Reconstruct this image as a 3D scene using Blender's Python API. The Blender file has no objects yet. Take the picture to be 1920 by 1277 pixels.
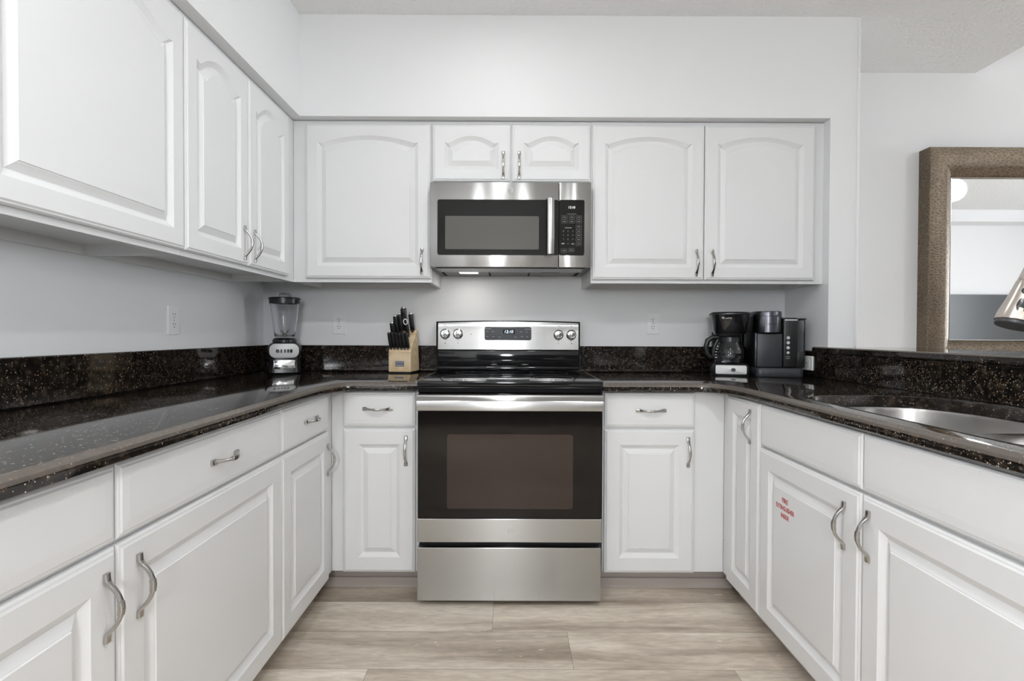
import bpy, bmesh, math, random
from mathutils import Vector, Matrix, Euler
random.seed(7)
PI = math.pi
C = bpy.context.scene.collection
SC = bpy.context.scene

# ------------------------------------------------------------------ camera, world, lights, exposure
cam_d = bpy.data.cameras.new('camera'); cam = bpy.data.objects.new('camera', cam_d); C.objects.link(cam)
cam_d.sensor_width = 36.0; cam_d.sensor_fit = 'HORIZONTAL'; cam_d.lens = 36.0 * 992.71 / 1920.0
cam_d.clip_start = 0.02
yaw, pitch, roll = 0.00165, -0.01422, -0.00375
fwd = Vector((math.sin(yaw) * math.cos(pitch), math.cos(yaw) * math.cos(pitch), math.sin(pitch)))
rgt = Vector((math.cos(yaw), -math.sin(yaw), 0)); upv = rgt.cross(fwd)
r2 = rgt * math.cos(roll) - upv * math.sin(roll); u2 = rgt * math.sin(roll) + upv * math.cos(roll)
cam.matrix_world = Matrix(((r2.x, u2.x, -fwd.x, 0.0033), (r2.y, u2.y, -fwd.y, -2.8639),
                           (r2.z, u2.z, -fwd.z, 1.1209), (0, 0, 0, 1)))
SC.camera = cam

world = bpy.data.worlds.new('world'); SC.world = world; world.use_nodes = True
world.node_tree.nodes['Background'].inputs[0].default_value = (0.9, 0.95, 1.0, 1)
world.node_tree.nodes['Background'].inputs[1].default_value = 0.4

SC.view_settings.view_transform = 'Standard'
SC.view_settings.look = 'None'
SC.view_settings.exposure = 0.03
SC.view_settings.gamma = 1.0
SC.view_settings.use_curve_mapping = False

def area(name, loc, rot, sx, sy, power, col=(1, 1, 1), shape='RECTANGLE', spread=PI):
    l = bpy.data.lights.new(name, 'AREA'); l.shape = shape; l.size = sx
    if shape in ('RECTANGLE', 'ELLIPSE'): l.size_y = sy
    l.energy = power; l.color = col; l.spread = spread
    o = bpy.data.objects.new(name, l); C.objects.link(o); o.location = loc; o.rotation_euler = rot
    return o
# recessed downlights, the first above the range: (x, y, radius, watts)
ZC = 2.5905
LAMPS = [(-0.05, -0.98, 0.075, 1.75), (0.50, -2.60, 0.085, 11.0), (-0.50, -2.60, 0.085, 9.0)]
for i, (lx, ly, lr, lw) in enumerate(LAMPS):
    area('kitchen_lamp_light', (lx, ly, ZC - 0.022), (0, 0, 0), lr * 2, 0, lw, (0.955, 0.980, 1.0), 'DISK')
# glowing globes: an added fill light behind the viewer, then the dining pendant (x, y, z of the globe, radius, watts) and the daylight of the two windows:
# their light comes from the emissive globe and pane meshes built further down
GLOBES = [(-0.10, -4.30, 1.52, 0.20, 86.0), (4.13, -1.9, 2.47, 0.10, 24.0)]
WIN_SIDE = 11.0

# ------------------------------------------------------------------ materials
MAT = {}
def nodes_of(m):
    m.use_nodes = True
    return m.node_tree.nodes, m.node_tree.links, m.node_tree.nodes['Principled BSDF']
def simple(name, col, rough=0.4, metal=0.0, **kw):
    m = bpy.data.materials.new(name); n, l, p = nodes_of(m)
    p.inputs['Base Color'].default_value = (*col, 1); p.inputs['Roughness'].default_value = rough
    p.inputs['Metallic'].default_value = metal
    for k, v in kw.items():
        k = k.replace('_', ' ')
        if k in p.inputs: p.inputs[k].default_value = v
    # a faint procedural unevenness so that no surface is perfectly uniform
    tc = n.new('ShaderNodeTexCoord'); no = n.new('ShaderNodeTexNoise'); no.inputs['Scale'].default_value = 14.0
    mr = n.new('ShaderNodeMapRange'); mr.inputs[3].default_value = max(0.0, rough - 0.02); mr.inputs[4].default_value = min(1.0, rough + 0.03)
    l.new(tc.outputs['Object'], no.inputs['Vector']); l.new(no.outputs[0], mr.inputs[0]); l.new(mr.outputs[0], p.inputs['Roughness'])
    MAT[name] = m; return m
def bumped(name, col, rough, scale, dist, strength=0.5, detail=2.0):
    m = simple(name, col, rough); n, l, p = nodes_of(m)
    tc = n.new('ShaderNodeTexCoord'); no = n.new('ShaderNodeTexNoise'); no.inputs['Scale'].default_value = scale
    no.inputs['Detail'].default_value = detail
    b = n.new('ShaderNodeBump'); b.inputs['Strength'].default_value = strength; b.inputs['Distance'].default_value = dist
    l.new(tc.outputs['Object'], no.inputs['Vector']); l.new(no.outputs[0], b.inputs['Height']); l.new(b.outputs[0], p.inputs['Normal'])
    return m
def mathn(n, l, op, a, b=None, c=None):
    x = n.new('ShaderNodeMath'); x.operation = op
    for i, v in enumerate((a, b, c)):
        if v is None: continue
        if isinstance(v, (int, float)): x.inputs[i].default_value = v
        else: l.new(v, x.inputs[i])
    return x.outputs[0]
def ramp(n, l, src, stops):
    r = n.new('ShaderNodeValToRGB'); e = r.color_ramp.elements
    while len(e) < len(stops): e.new(0.5)
    for el, (pos, col) in zip(e, stops): el.position = pos; el.color = (*col, 1)
    l.new(src, r.inputs[0]); return r.outputs[0]
def mixc(n, l, fac, a, b, mode='MIX'):
    x = n.new('ShaderNodeMix'); x.data_type = 'RGBA'; x.blend_type = mode
    if isinstance(fac, (int, float)): x.inputs[0].default_value = fac
    else: l.new(fac, x.inputs[0])
    for i, v in ((6, a), (7, b)):
        if isinstance(v, tuple): x.inputs[i].default_value = (*v, 1)
        else: l.new(v, x.inputs[i])
    return x.outputs[2]

simple('cabinet_white', (0.80, 0.80, 0.802), 0.34)
bumped('wall_paint', (0.855, 0.855, 0.858), 0.55, 260, 0.0006, 0.25)
bumped('soffit_paint', (0.855, 0.855, 0.858), 0.45, 260, 0.0006, 0.25)
bumped('ceiling_texture', (0.92, 0.92, 0.915), 0.8, 62, 0.010, 0.9, 3.0)
simple('plate_white', (0.90, 0.90, 0.90), 0.3)
simple('slot_dark', (0.02, 0.02, 0.02), 0.5)
simple('black_plastic', (0.012, 0.012, 0.013), 0.28)
simple('black_gloss', (0.006, 0.006, 0.007), 0.06)
simple('tinted_glass', (0.010, 0.009, 0.008), 0.06, Specular_IOR_Level=0.16)
simple('black_matte', (0.02, 0.02, 0.022), 0.5)
simple('charcoal_plastic', (0.035, 0.036, 0.042), 0.38)
simple('oven_glass', (0.010, 0.0075, 0.0065), 0.05, 0.0, Specular_IOR_Level=0.28)
simple('oven_window', (0.042, 0.027, 0.022), 0.08, 0.0, Specular_IOR_Level=0.4)
simple('microwave_window', (0.115, 0.108, 0.098), 0.16, 0.0, Specular_IOR_Level=0.25)
simple('grey_print', (0.32, 0.32, 0.32), 0.5)
simple('pewter', (0.50, 0.485, 0.465), 0.24, 1.0)
simple('chrome', (0.75, 0.75, 0.74), 0.12, 1.0)
simple('silver_plastic', (0.64, 0.64, 0.64), 0.36, 0.1)
simple('dark_metal', (0.16, 0.16, 0.18), 0.28, 1.0)
simple('hood_metal', (0.20, 0.195, 0.185), 0.42, 0.5)
simple('satin_nickel', (0.58, 0.53, 0.48), 0.24, 1.0)
simple('toe_kick_laminate', (0.46, 0.405, 0.375), 0.5)
simple('mirror_glass', (0.90, 0.91, 0.92), 0.0, 1.0)
simple('panel_dark_grey', (0.085, 0.088, 0.092), 0.3)
simple('sticker_red', (0.50, 0.035, 0.03), 0.5)
simple('plaque_grey', (0.30, 0.31, 0.34), 0.4, 0.5)
simple('steel_rivet', (0.7, 0.7, 0.7), 0.2, 1.0)
def glass(name, col=(1, 1, 1), rough=0.0, ior=1.45):
    m = simple(name, col, rough); p = m.node_tree.nodes['Principled BSDF']
    p.inputs['Transmission Weight'].default_value = 1.0; p.inputs['IOR'].default_value = ior
    for lk in list(m.node_tree.links):
        if lk.to_socket == p.inputs['Roughness']: m.node_tree.links.remove(lk)
    p.inputs['Roughness'].default_value = rough
    return m
glass('clear_glass', (0.97, 0.98, 1.0), 0.0, 1.35)
glass('tank_plastic', (0.93, 0.95, 1.0), 0.05, 1.25)
def emit(name, col, s):
    m = simple(name, col, 0.5); p = m.node_tree.nodes['Principled BSDF']
    p.inputs['Emission Color'].default_value = (*col, 1); p.inputs['Emission Strength'].default_value = s
emit('lamp_lens', (1.0, 0.97, 0.92), 9.0)

emit('hood_lens', (1.0, 0.98, 0.93), 3.5)
emit('digit_blue', (0.72, 0.86, 1.0), 1.6)
emit('digit_white', (0.9, 0.93, 0.95), 0.8)
emit('window_sky_side', (0.90, 0.95, 1.0), WIN_SIDE)
for i, g in enumerate(GLOBES): emit('globe_glow_%d' % i, (0.935, 0.968, 1.0), g[4] / (4 * PI * PI * g[3] ** 2))

def m_steel(name, col, rough, along='X', aniso=0.96):
    m = bpy.data.materials.new(name); n, l, p = nodes_of(m)
    p.inputs['Metallic'].default_value = 1.0; p.inputs['Base Color'].default_value = (*col, 1)
    p.inputs['Anisotropic'].default_value = aniso; p.inputs['Anisotropic Rotation'].default_value = 0.25
    tg = n.new('ShaderNodeTangent'); tg.direction_type = 'RADIAL'; tg.axis = 'Z'; l.new(tg.outputs[0], p.inputs['Tangent'])
    tc = n.new('ShaderNodeTexCoord'); mp = n.new('ShaderNodeMapping')
    mp.inputs['Scale'].default_value = (1.5, 300, 700) if along == 'X' else (700, 300, 1.5)
    no = n.new('ShaderNodeTexNoise'); no.inputs['Scale'].default_value = 1.0; no.inputs['Detail'].default_value = 3
    mr = n.new('ShaderNodeMapRange'); mr.inputs[3].default_value = rough - 0.012; mr.inputs[4].default_value = rough + 0.015
    l.new(tc.outputs['Object'], mp.inputs[0]); l.new(mp.outputs[0], no.inputs['Vector'])
    l.new(no.outputs[0], mr.inputs[0]); l.new(mr.outputs[0], p.inputs['Roughness'])
    MAT[name] = m
m_steel('brushed_steel', (0.47, 0.465, 0.455), 0.25)
m_steel('sink_steel', (0.45, 0.435, 0.42), 0.28, aniso=0.5)

def m_granite(name, lift, rough):
    m = bpy.data.materials.new(name); n, l, p = nodes_of(m)
    tc = n.new('ShaderNodeTexCoord'); co = tc.outputs['Object']
    def vor(scale, feat='F1'):
        v = n.new('ShaderNodeTexVoronoi'); v.inputs['Scale'].default_value = scale; v.feature = feat
        v.inputs['Randomness'].default_value = 1.0; l.new(co, v.inputs['Vector']); return v
    def noi(scale, d=3.0):
        x = n.new('ShaderNodeTexNoise'); x.inputs['Scale'].default_value = scale; x.inputs['Detail'].default_value = d
        l.new(co, x.inputs['Vector']); return x.outputs[0]
    base = ramp(n, l, noi(55, 5), [(0.35, (0.005, 0.0042, 0.0036)), (0.52, (0.015, 0.0115, 0.009)), (0.70, (0.050, 0.036, 0.026))])
    # brown and orange mineral flakes
    v1 = vor(165); s1 = n.new('ShaderNodeSeparateColor'); l.new(v1.outputs['Color'], s1.inputs[0])
    pick1 = mathn(n, l, 'GREATER_THAN', s1.outputs[0], mathn(n, l, 'MULTIPLY_ADD', noi(9, 2), -0.85, 1.22))
    near1 = mathn(n, l, 'LESS_THAN', v1.outputs['Distance'], mathn(n, l, 'MULTIPLY_ADD', s1.outputs[2], 0.42, 0.10))
    f1 = mathn(n, l, 'MULTIPLY', pick1, near1)
    col1 = ramp(n, l, s1.outputs[1], [(0.0, (0.04, 0.026, 0.017)), (0.5, (0.10, 0.066, 0.042)), (0.85, (0.15, 0.085, 0.04)), (1.0, (0.26, 0.20, 0.14))])
    c = mixc(n, l, f1, base, col1)
    # pale glints
    v2 = vor(260); s2 = n.new('ShaderNodeSeparateColor'); l.new(v2.outputs['Color'], s2.inputs[0])
    pick2 = mathn(n, l, 'GREATER_THAN', s2.outputs[0], mathn(n, l, 'MULTIPLY_ADD', noi(6, 2), -0.35, 1.06))
    near2 = mathn(n, l, 'LESS_THAN', v2.outputs['Distance'], mathn(n, l, 'MULTIPLY_ADD', s2.outputs[2], 0.38, 0.08))
    f2 = mathn(n, l, 'MULTIPLY', pick2, near2)
    col2 = ramp(n, l, s2.outputs[1], [(0.0, (0.18, 0.13, 0.09)), (0.6, (0.42, 0.37, 0.30)), (1.0, (0.62, 0.60, 0.56))])
    c = mixc(n, l, f2, c, col2)
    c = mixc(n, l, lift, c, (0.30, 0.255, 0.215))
    l.new(c, p.inputs['Base Color']); p.inputs['Roughness'].default_value = rough
    p.inputs['Specular IOR Level'].default_value = 0.6
    MAT[name] = m
m_granite('granite', 0.0, 0.07)
m_granite('granite_bevel', 0.36, 0.28)  # lighter, rougher granite on the bevelled slab edges

def m_floor():
    m = bpy.data.materials.new('plank_floor'); n, l, p = nodes_of(m)
    tc = n.new('ShaderNodeTexCoord'); sx = n.new('ShaderNodeSeparateXYZ'); l.new(tc.outputs['Object'], sx.inputs[0])
    X, Y = sx.outputs[0], sx.outputs[1]
    PW, PL = 0.2205, 1.22
    rowf = mathn(n, l, 'DIVIDE', mathn(n, l, 'MULTIPLY_ADD', Y, -1.0, -0.675), PW)
    row = mathn(n, l, 'FLOOR', rowf)
    off = mathn(n, l, 'ADD', mathn(n, l, 'MULTIPLY', mathn(n, l, 'MULTIPLY', row, row), 0.10375), mathn(n, l, 'MULTIPLY_ADD', row, 0.12675, -0.0529))
    u = mathn(n, l, 'SUBTRACT', mathn(n, l, 'DIVIDE', X, PL), off)
    col = mathn(n, l, 'FLOOR', u)
    fu = mathn(n, l, 'FRACT', u); fv = mathn(n, l, 'FRACT', rowf)
    eu = mathn(n, l, 'MULTIPLY', mathn(n, l, 'MINIMUM', fu, mathn(n, l, 'SUBTRACT', 1.0, fu)), PL)
    ev = mathn(n, l, 'MULTIPLY', mathn(n, l, 'MINIMUM', fv, mathn(n, l, 'SUBTRACT', 1.0, fv)), PW)
    edge = mathn(n, l, 'MINIMUM', eu, ev)
    seam = mathn(n, l, 'LESS_THAN', edge, 0.0011)
    idv = n.new('ShaderNodeCombineXYZ'); l.new(row, idv.inputs[0]); l.new(col, idv.inputs[1])
    wn = n.new('ShaderNodeTexWhiteNoise'); wn.noise_dimensions = '3D'; l.new(idv.outputs[0], wn.inputs['Vector'])
    def grain(sx_, sy_, detail, seed):
        cv = n.new('ShaderNodeCombineXYZ')
        l.new(mathn(n, l, 'MULTIPLY_ADD', X, sx_, seed), cv.inputs[0]); l.new(mathn(n, l, 'MULTIPLY', Y, sy_), cv.inputs[1])
        l.new(mathn(n, l, 'MULTIPLY', wn.outputs[0], 37.0), cv.inputs[2])
        t = n.new('ShaderNodeTexNoise'); t.inputs['Scale'].default_value = 1.0; t.inputs['Detail'].default_value = detail
        t.inputs['Distortion'].default_value = 0.6
        l.new(cv.outputs[0], t.inputs['Vector']); return t.outputs[0]
    g1 = grain(1.1, 8.5, 7, 0.0); g2 = grain(16, 75, 6, 5.0); g3 = grain(14, 70, 2, 9.0)
    c = ramp(n, l, g1, [(0.34, (0.46, 0.385, 0.31)), (0.5, (0.74, 0.66, 0.555)), (0.66, (0.88, 0.81, 0.71))])
    fine = ramp(n, l, g2, [(0.3, (0.80, 0.785, 0.77)), (0.7, (1.08, 1.075, 1.07))])
    c = mixc(n, l, 1.0, c, fine, 'MULTIPLY')
    tone = ramp(n, l, wn.outputs[0], [(0.0, (0.80, 0.78, 0.755)), (1.0, (1.10, 1.09, 1.08))])
    c = mixc(n, l, 1.0, c, tone, 'MULTIPLY')
    scr = mathn(n, l, 'GREATER_THAN', g3, 0.72)
    c = mixc(n, l, mathn(n, l, 'MULTIPLY', scr, 0.45), c, (0.9, 0.86, 0.78))
    c = mixc(n, l, mathn(n, l, 'MULTIPLY', seam, 0.55), c, (0.13, 0.10, 0.08))
    l.new(c, p.inputs['Base Color']); p.inputs['Roughness'].default_value = 0.42
    b = n.new('ShaderNodeBump'); b.inputs['Strength'].default_value = 0.25; b.inputs['Distance'].default_value = 0.001
    l.new(g2, b.inputs['Height']); l.new(b.outputs[0], p.inputs['Normal'])
    MAT['plank_floor'] = m
m_floor()

def m_wood():
    m = bpy.data.materials.new('pale_wood'); n, l, p = nodes_of(m)
    tc = n.new('ShaderNodeTexCoord'); mp = n.new('ShaderNodeMapping'); mp.inputs['Scale'].default_value = (14, 14, 5)
    l.new(tc.outputs['Object'], mp.inputs[0])
    w = n.new('ShaderNodeTexWave'); w.wave_type = 'RINGS'; w.inputs['Scale'].default_value = 1.6; w.inputs['Distortion'].default_value = 3.0
    w.inputs['Detail'].default_value = 3
    l.new(mp.outputs[0], w.inputs['Vector'])
    l.new(ramp(n, l, w.outputs[1], [(0.0, (0.66, 0.48, 0.28)), (0.5, (0.78, 0.60, 0.38)), (1.0, (0.82, 0.65, 0.43))]), p.inputs['Base Color'])
    p.inputs['Roughness'].default_value = 0.42
    MAT['pale_wood'] = m
m_wood()

def m_croc():
    m = bpy.data.materials.new('embossed_bronze'); n, l, p = nodes_of(m)
    tc = n.new('ShaderNodeTexCoord'); co = tc.outputs['Object']
    mp = n.new('ShaderNodeMapping'); mp.inputs['Scale'].default_value = (42, 42, 72); l.new(co, mp.inputs[0])
    v = n.new('ShaderNodeTexVoronoi'); v.feature = 'DISTANCE_TO_EDGE'; v.inputs['Scale'].default_value = 1.0; l.new(mp.outputs[0], v.inputs['Vector'])
    no = n.new('ShaderNodeTexNoise'); no.inputs['Scale'].default_value = 4.0; l.new(co, no.inputs['Vector'])
    e = ramp(n, l, v.outputs['Distance'], [(0.02, (0.26, 0.20, 0.135)), (0.16, (0.095, 0.068, 0.043)), (0.5, (0.13, 0.095, 0.062))])
    c = mixc(n, l, 0.5, e, ramp(n, l, no.outputs[0], [(0.3, (0.085, 0.062, 0.041)), (0.7, (0.17, 0.128, 0.088))]))
    l.new(c, p.inputs['Base Color']); p.inputs['Roughness'].default_value = 0.36; p.inputs['Metallic'].default_value = 0.45
    b = n.new('ShaderNodeBump'); b.inputs['Strength'].default_value = 0.6; b.inputs['Distance'].default_value = 0.002
    l.new(v.outputs['Distance'], b.inputs['Height']); l.new(b.outputs[0], p.inputs['Normal'])
    MAT['embossed_bronze'] = m
m_croc()

# ------------------------------------------------------------------ mesh helpers
WM = {}
def B(): return bmesh.new()
def box(bm, x0, x1, y0, y1, z0, z1, bev=0.0, seg=2):
    vs = [bm.verts.new((x, y, z)) for x in (x0, x1) for y in (y0, y1) for z in (z0, z1)]
    idx = [(0, 1, 3, 2), (4, 6, 7, 5), (0, 4, 5, 1), (2, 3, 7, 6), (0, 2, 6, 4), (1, 5, 7, 3)]
    fs = [bm.faces.new([vs[i] for i in f]) for f in idx]
    if bev > 0:
        es = list({e for f in fs for e in f.edges})
        bmesh.ops.bevel(bm, geom=es, offset=bev, segments=seg, affect='EDGES', profile=0.5)
def hollow_box(bm, x0, x1, y0, y1, z0, z1, t, h):
    """box whose underside is recessed by h inside a rim of width t"""
    R = lambda d, z: [(x0 + d, y0 + d, z), (x1 - d, y0 + d, z), (x1 - d, y1 - d, z), (x0 + d, y1 - d, z)]
    loft(bm, [R(0, z1), R(0, z0), R(t, z0), R(t, z0 + h)])
def loft(bm, loops, cap0=True, cap1=True, closed=True):
    rows = [[bm.verts.new(p) for p in lp] for lp in loops]
    n = len(rows[0])
    for a, b in zip(rows, rows[1:]):
        for i in range(n if closed else n - 1):
            j = (i + 1) % n
            bm.faces.new((a[i], a[j], b[j], b[i]))
    if cap0: bm.faces.new(list(reversed(rows[0])))
    if cap1: bm.faces.new(rows[-1])
    return rows
def lathe(bm, prof, n=32, cx=0, cy=0, cz=0, cap0=True, cap1=True):
    loft(bm, [[(cx + r * math.cos(2 * PI * k / n), cy + r * math.sin(2 * PI * k / n), cz + z) for k in range(n)] for r, z in prof], cap0, cap1)
def tube(bm, pts, rad, n=12, cap=True, flat=1.0):
    pts = [Vector(p) for p in pts]; loops = []
    rads = rad if isinstance(rad, (list, tuple)) else [rad] * len(pts)
    prev = None
    for i, p in enumerate(pts):
        t = (pts[min(i + 1, len(pts) - 1)] - pts[max(i - 1, 0)]).normalized()
        if prev is None:
            a = t.cross(Vector((0, 0, 1)))
            if a.length < 1e-3: a = t.cross(Vector((0, 1, 0)))
        else: a = prev - t * prev.dot(t)
        a.normalize(); prev = a; b = t.cross(a)
        loops.append([p + a * rads[i] * math.cos(2 * PI * k / n) + b * rads[i] * flat * math.sin(2 * PI * k / n) for k in range(n)])
    loft(bm, loops, cap, cap)
def rrect(w, h, r, seg=5, cx=0, cy=0):
    out = []
    for sx, sy, a0 in ((1, 1, 0), (-1, 1, PI / 2), (-1, -1, PI), (1, -1, 3 * PI / 2)):
        for k in range(seg + 1):
            a = a0 + PI / 2 * k / seg
            out.append((cx + sx * (w / 2 - r) + r * math.cos(a), cy + sy * (h / 2 - r) + r * math.sin(a)))
    return out
def plate(bm, pts, y0, y1, bev=0.0, inset=0.0):
    """outline in x,z ; front at y0 (towards the viewer, smaller y), back at y1"""
    cx = sum(p[0] for p in pts) / len(pts); cz = sum(p[1] for p in pts) / len(pts)
    loops = [[(x, y1, z) for x, z in pts]]
    if bev > 0:
        w = max(p[0] for p in pts) - min(p[0] for p in pts); h = max(p[1] for p in pts) - min(p[1] for p in pts)
        fx = 1 - 2 * bev / w; fz = 1 - 2 * bev / h
        loops += [[(x, y0 + bev, z) for x, z in pts], [(cx + (x - cx) * fx, y0, cz + (z - cz) * fz) for x, z in pts]]
    else: loops += [[(x, y0, z) for x, z in pts]]
    loft(bm, loops)
def obj(name, bm, mat, parent=None, world=False, smooth=None, loc=None, rot=None):
    if world and parent is not None:
        bmesh.ops.transform(bm, matrix=WM[parent.name].inverted(), verts=bm.verts)
    bmesh.ops.recalc_face_normals(bm, faces=bm.faces)
    me = bpy.data.meshes.new(name); bm.to_mesh(me); bm.free()
    me.materials.append(MAT[mat])
    if smooth is not None:
        for p in me.polygons: p.use_smooth = True
        me.set_sharp_from_angle(angle=math.radians(smooth))
    o = bpy.data.objects.new(name, me); C.objects.link(o)
    if loc: o.location = loc
    if rot: o.rotation_euler = rot
    if parent is not None: o.parent = parent
    M = Matrix.Translation(o.location) @ o.rotation_euler.to_matrix().to_4x4()
    WM[o.name] = (WM[parent.name] if parent is not None else Matrix()) @ M
    return o
def tag(o, label=None, cat=None, group=None, kind=None):
    if label: o['label'] = label
    if cat: o['category'] = cat
    if group: o['group'] = group
    if kind: o['kind'] = kind
    return o
def thing(name, label, cat, loc=(0, 0, 0), rz=0.0, group=None):
    o = bpy.data.objects.new(name, None); C.objects.link(o); o.location = loc; o.rotation_euler = (0, 0, rz)
    o.empty_display_size = 0.05
    WM[o.name] = Matrix.Translation(loc) @ Matrix.Rotation(rz, 4, 'Z')
    return tag(o, label, cat, group)
def struct(name, bm, mat, **kw): return tag(obj(name, bm, mat, **kw), kind='structure')
def text(name, body, mat, parent, width, height, loc, rot=(PI / 2, 0, 0), depth=0.0004, shear=0.0, bold=0.0):
    """raised lettering, centred at loc, fitted to width x height (local x, z when rot is upright)"""
    cu = bpy.data.curves.new('lettering', 'FONT'); cu.body = body; cu.size = 1.0; cu.align_x = 'CENTER'; cu.shear = shear; cu.resolution_u = 3; cu.offset = bold
    t = bpy.data.objects.new('lettering_tmp', cu); C.objects.link(t)
    dg = bpy.context.evaluated_depsgraph_get(); me = bpy.data.meshes.new_from_object(t.evaluated_get(dg))
    bpy.data.objects.remove(t)
    bm = bmesh.new(); bm.from_mesh(me); bpy.data.meshes.remove(me)
    xs = [v.co.x for v in bm.verts]; ys = [v.co.y for v in bm.verts]
    cx, cy = (min(xs) + max(xs)) / 2, (min(ys) + max(ys)) / 2
    fx, fy = width / (max(xs) - min(xs)), height / (max(ys) - min(ys))
    for v in bm.verts: v.co = ((v.co.x - cx) * fx, (v.co.y - cy) * fy, 0)
    ext = bmesh.ops.extrude_face_region(bm, geom=list(bm.faces))
    bmesh.ops.translate(bm, verts=[g for g in ext['geom'] if isinstance(g, bmesh.types.BMVert)], vec=(0, 0, depth))
    return obj(name, bm, mat, parent, loc=loc, rot=rot)

# ------------------------------------------------------------------ the room
XL, XR, XRO = -1.3355, 1.4828, 1.614          # left wall, kitchen face and dining face of the return wall
YD, XDROP, XFAR, YREAR = 0.128, 2.605, 9.0, -5.0
ZHI = 2.95
YSOF, XSOF, ZSOF = -0.3933, -0.9816, 2.1238
ZT = 0.915                                     # worktop height
ZL = 1.060                                     # bar top height

bm = B(); box(bm, XL - .1, XFAR + .1, YREAR - .1, YD + .1, -0.06, 0.0); struct('floor', bm, 'plank_floor')
bm = B(); box(bm, XL - .1, XDROP, YREAR - .1, YD + .1, ZC, ZHI + .1); struct('ceiling', bm, 'ceiling_texture')
bm = B(); box(bm, XDROP, XFAR + .1, YREAR - .1, YD + .1, ZHI, ZHI + .1); struct('ceiling_dining', bm, 'ceiling_texture')
bm = B(); box(bm, XL - .1, XRO, 0.0, YD + .1, 0, ZC); struct('wall_back', bm, 'wall_paint')
bm = B(); box(bm, XL - .1, XL, YREAR, 0.0, 0, ZC); struct('wall_left', bm, 'wall_paint')
bm = B(); box(bm, XR, XRO, YSOF, 0.0, 0, ZSOF); struct('wall_return', bm, 'wall_paint')
bm = B(); box(bm, XRO, XFAR + .1, YD, YD + .1, 0, ZHI); struct('wall_dining', bm, 'wall_paint')
bm = B(); box(bm, XFAR, XFAR + .1, YREAR, YD, 0, ZHI); struct('wall_right', bm, 'wall_paint')
bm = B(); box(bm, XL - .1, XFAR + .1, YREAR - .1, YREAR, 0, ZHI); struct('wall_rear', bm, 'wall_paint')
bm = B(); box(bm, XR, XRO, -3.4, YSOF, 0, 1.028); struct('wall_bar', bm, 'wall_paint')
bm = B(); box(bm, XSOF, XRO, YSOF, 0.0, ZSOF, ZC); struct('trim_1', bm, 'wall_paint')                # dropped soffit over the back cabinets
bm = B(); box(bm, XL, XSOF, -3.4, 0.0, ZSOF, ZC); struct('trim_2', bm, 'wall_paint')               # dropped soffit over the left cabinets
bm = B(); box(bm, XL, XFAR, YREAR, YREAR + .05, 0, 1.73); struct('trim_3', bm, 'panel_dark_grey')   # dark panel seen in the mirror; unseen rest added to dim steel reflections
bm = B(); box(bm, XDROP, XFAR, YREAR, YREAR + .30, 2.78, ZHI); struct('trim_4', bm, 'wall_paint')

bm = B(); box(bm, XRO - .010, XRO + .004, YSOF - .004, YSOF + .010, 1.062, ZC - .0005, .0045, 3); struct('trim_5', bm, 'wall_paint', smooth=50)   # rounded corner bead of the return wall

def window(name, x0, x1, y0, y1, z0, z1, axis, sky):
    w = bpy.data.objects.new(name, None); C.objects.link(w); w['kind'] = 'structure'; WM[w.name] = Matrix()
    bm = B(); t = 0.05
    if axis == 'Y':
        for a, b, c, d in ((x0, x1, z0, z0 + t), (x0, x1, z1 - t, z1), (x0, x0 + t, z0 + t, z1 - t), (x1 - t, x1, z0 + t, z1 - t), ((x0 + x1) / 2 - t / 2, (x0 + x1) / 2 + t / 2, z0 + t, z1 - t)):
            box(bm, a, b, y0, y1, c, d)
        obj('window_frame', bm, 'plate_white', w); bm = B(); box(bm, x0 + t, x1 - t, y0 + .004, y0 + .01, z0 + t, z1 - t)
    else:
        for a, b, c, d in ((y0, y1, z0, z0 + t), (y0, y1, z1 - t, z1), (y0, y0 + t, z0 + t, z1 - t), (y1 - t, y1, z0 + t, z1 - t), ((y0 + y1) / 2 - t / 2, (y0 + y1) / 2 + t / 2, z0 + t, z1 - t)):
            box(bm, x0, x1, a, b, c, d)
        obj('window_frame', bm, 'plate_white', w); bm = B(); box(bm, x1 - .01, x1 - .004, y0 + t, y1 - t, z0 + t, z1 - t)
    obj('pane', bm, sky, w)
window('window_1', XFAR - .04, XFAR, -2.4, -0.2, 0.5, 2.5, 'X', 'window_sky_side')

# ------------------------------------------------------------------ cabinet fronts
def outline(w, h, rail, d, arch, n=28):
    """closed loop (x,z) of the panel outline, inset by d; arch = rise of the top curve"""
    x0, x1, z0 = rail + d, w - rail - d, rail + d
    zs = h - rail - d - (arch if arch else 0)
    pts = []
    for k in range(n): pts.append((x0 + (x1 - x0) * k / n, z0))
    for k in range(6): pts.append((x1, z0 + (zs - z0) * k / 6))
    for k in range(n):
        u = 1 - 2 * k / n
        z = zs
        if arch:
            a = abs(u); AW = .93 if w > .45 else .84
            z = zs + (arch * (1 - (a / AW) ** 2) if a < AW else 0.0) * 1.0
            if a >= AW: z = zs + (a - AW) / (1 - AW) * 0.006
        pts.append((x1 - (x1 - x0) * k / n, z))
    for k in range(6): pts.append((x0, (zs + (0.006 if arch else 0)) + (z0 - zs - (0.006 if arch else 0)) * k / 6))
    return pts
def rect_loop(w, h, d, n=28):
    x0, x1, z0, z1 = d, w - d, d, h - d; pts = []
    for k in range(n): pts.append((x0 + (x1 - x0) * k / n, z0))
    for k in range(6): pts.append((x1, z0 + (z1 - z0) * k / 6))
    for k in range(n): pts.append((x1 - (x1 - x0) * k / n, z1))
    for k in range(6): pts.append((x0, z1 + (z0 - z1) * k / 6))
    return pts
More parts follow.
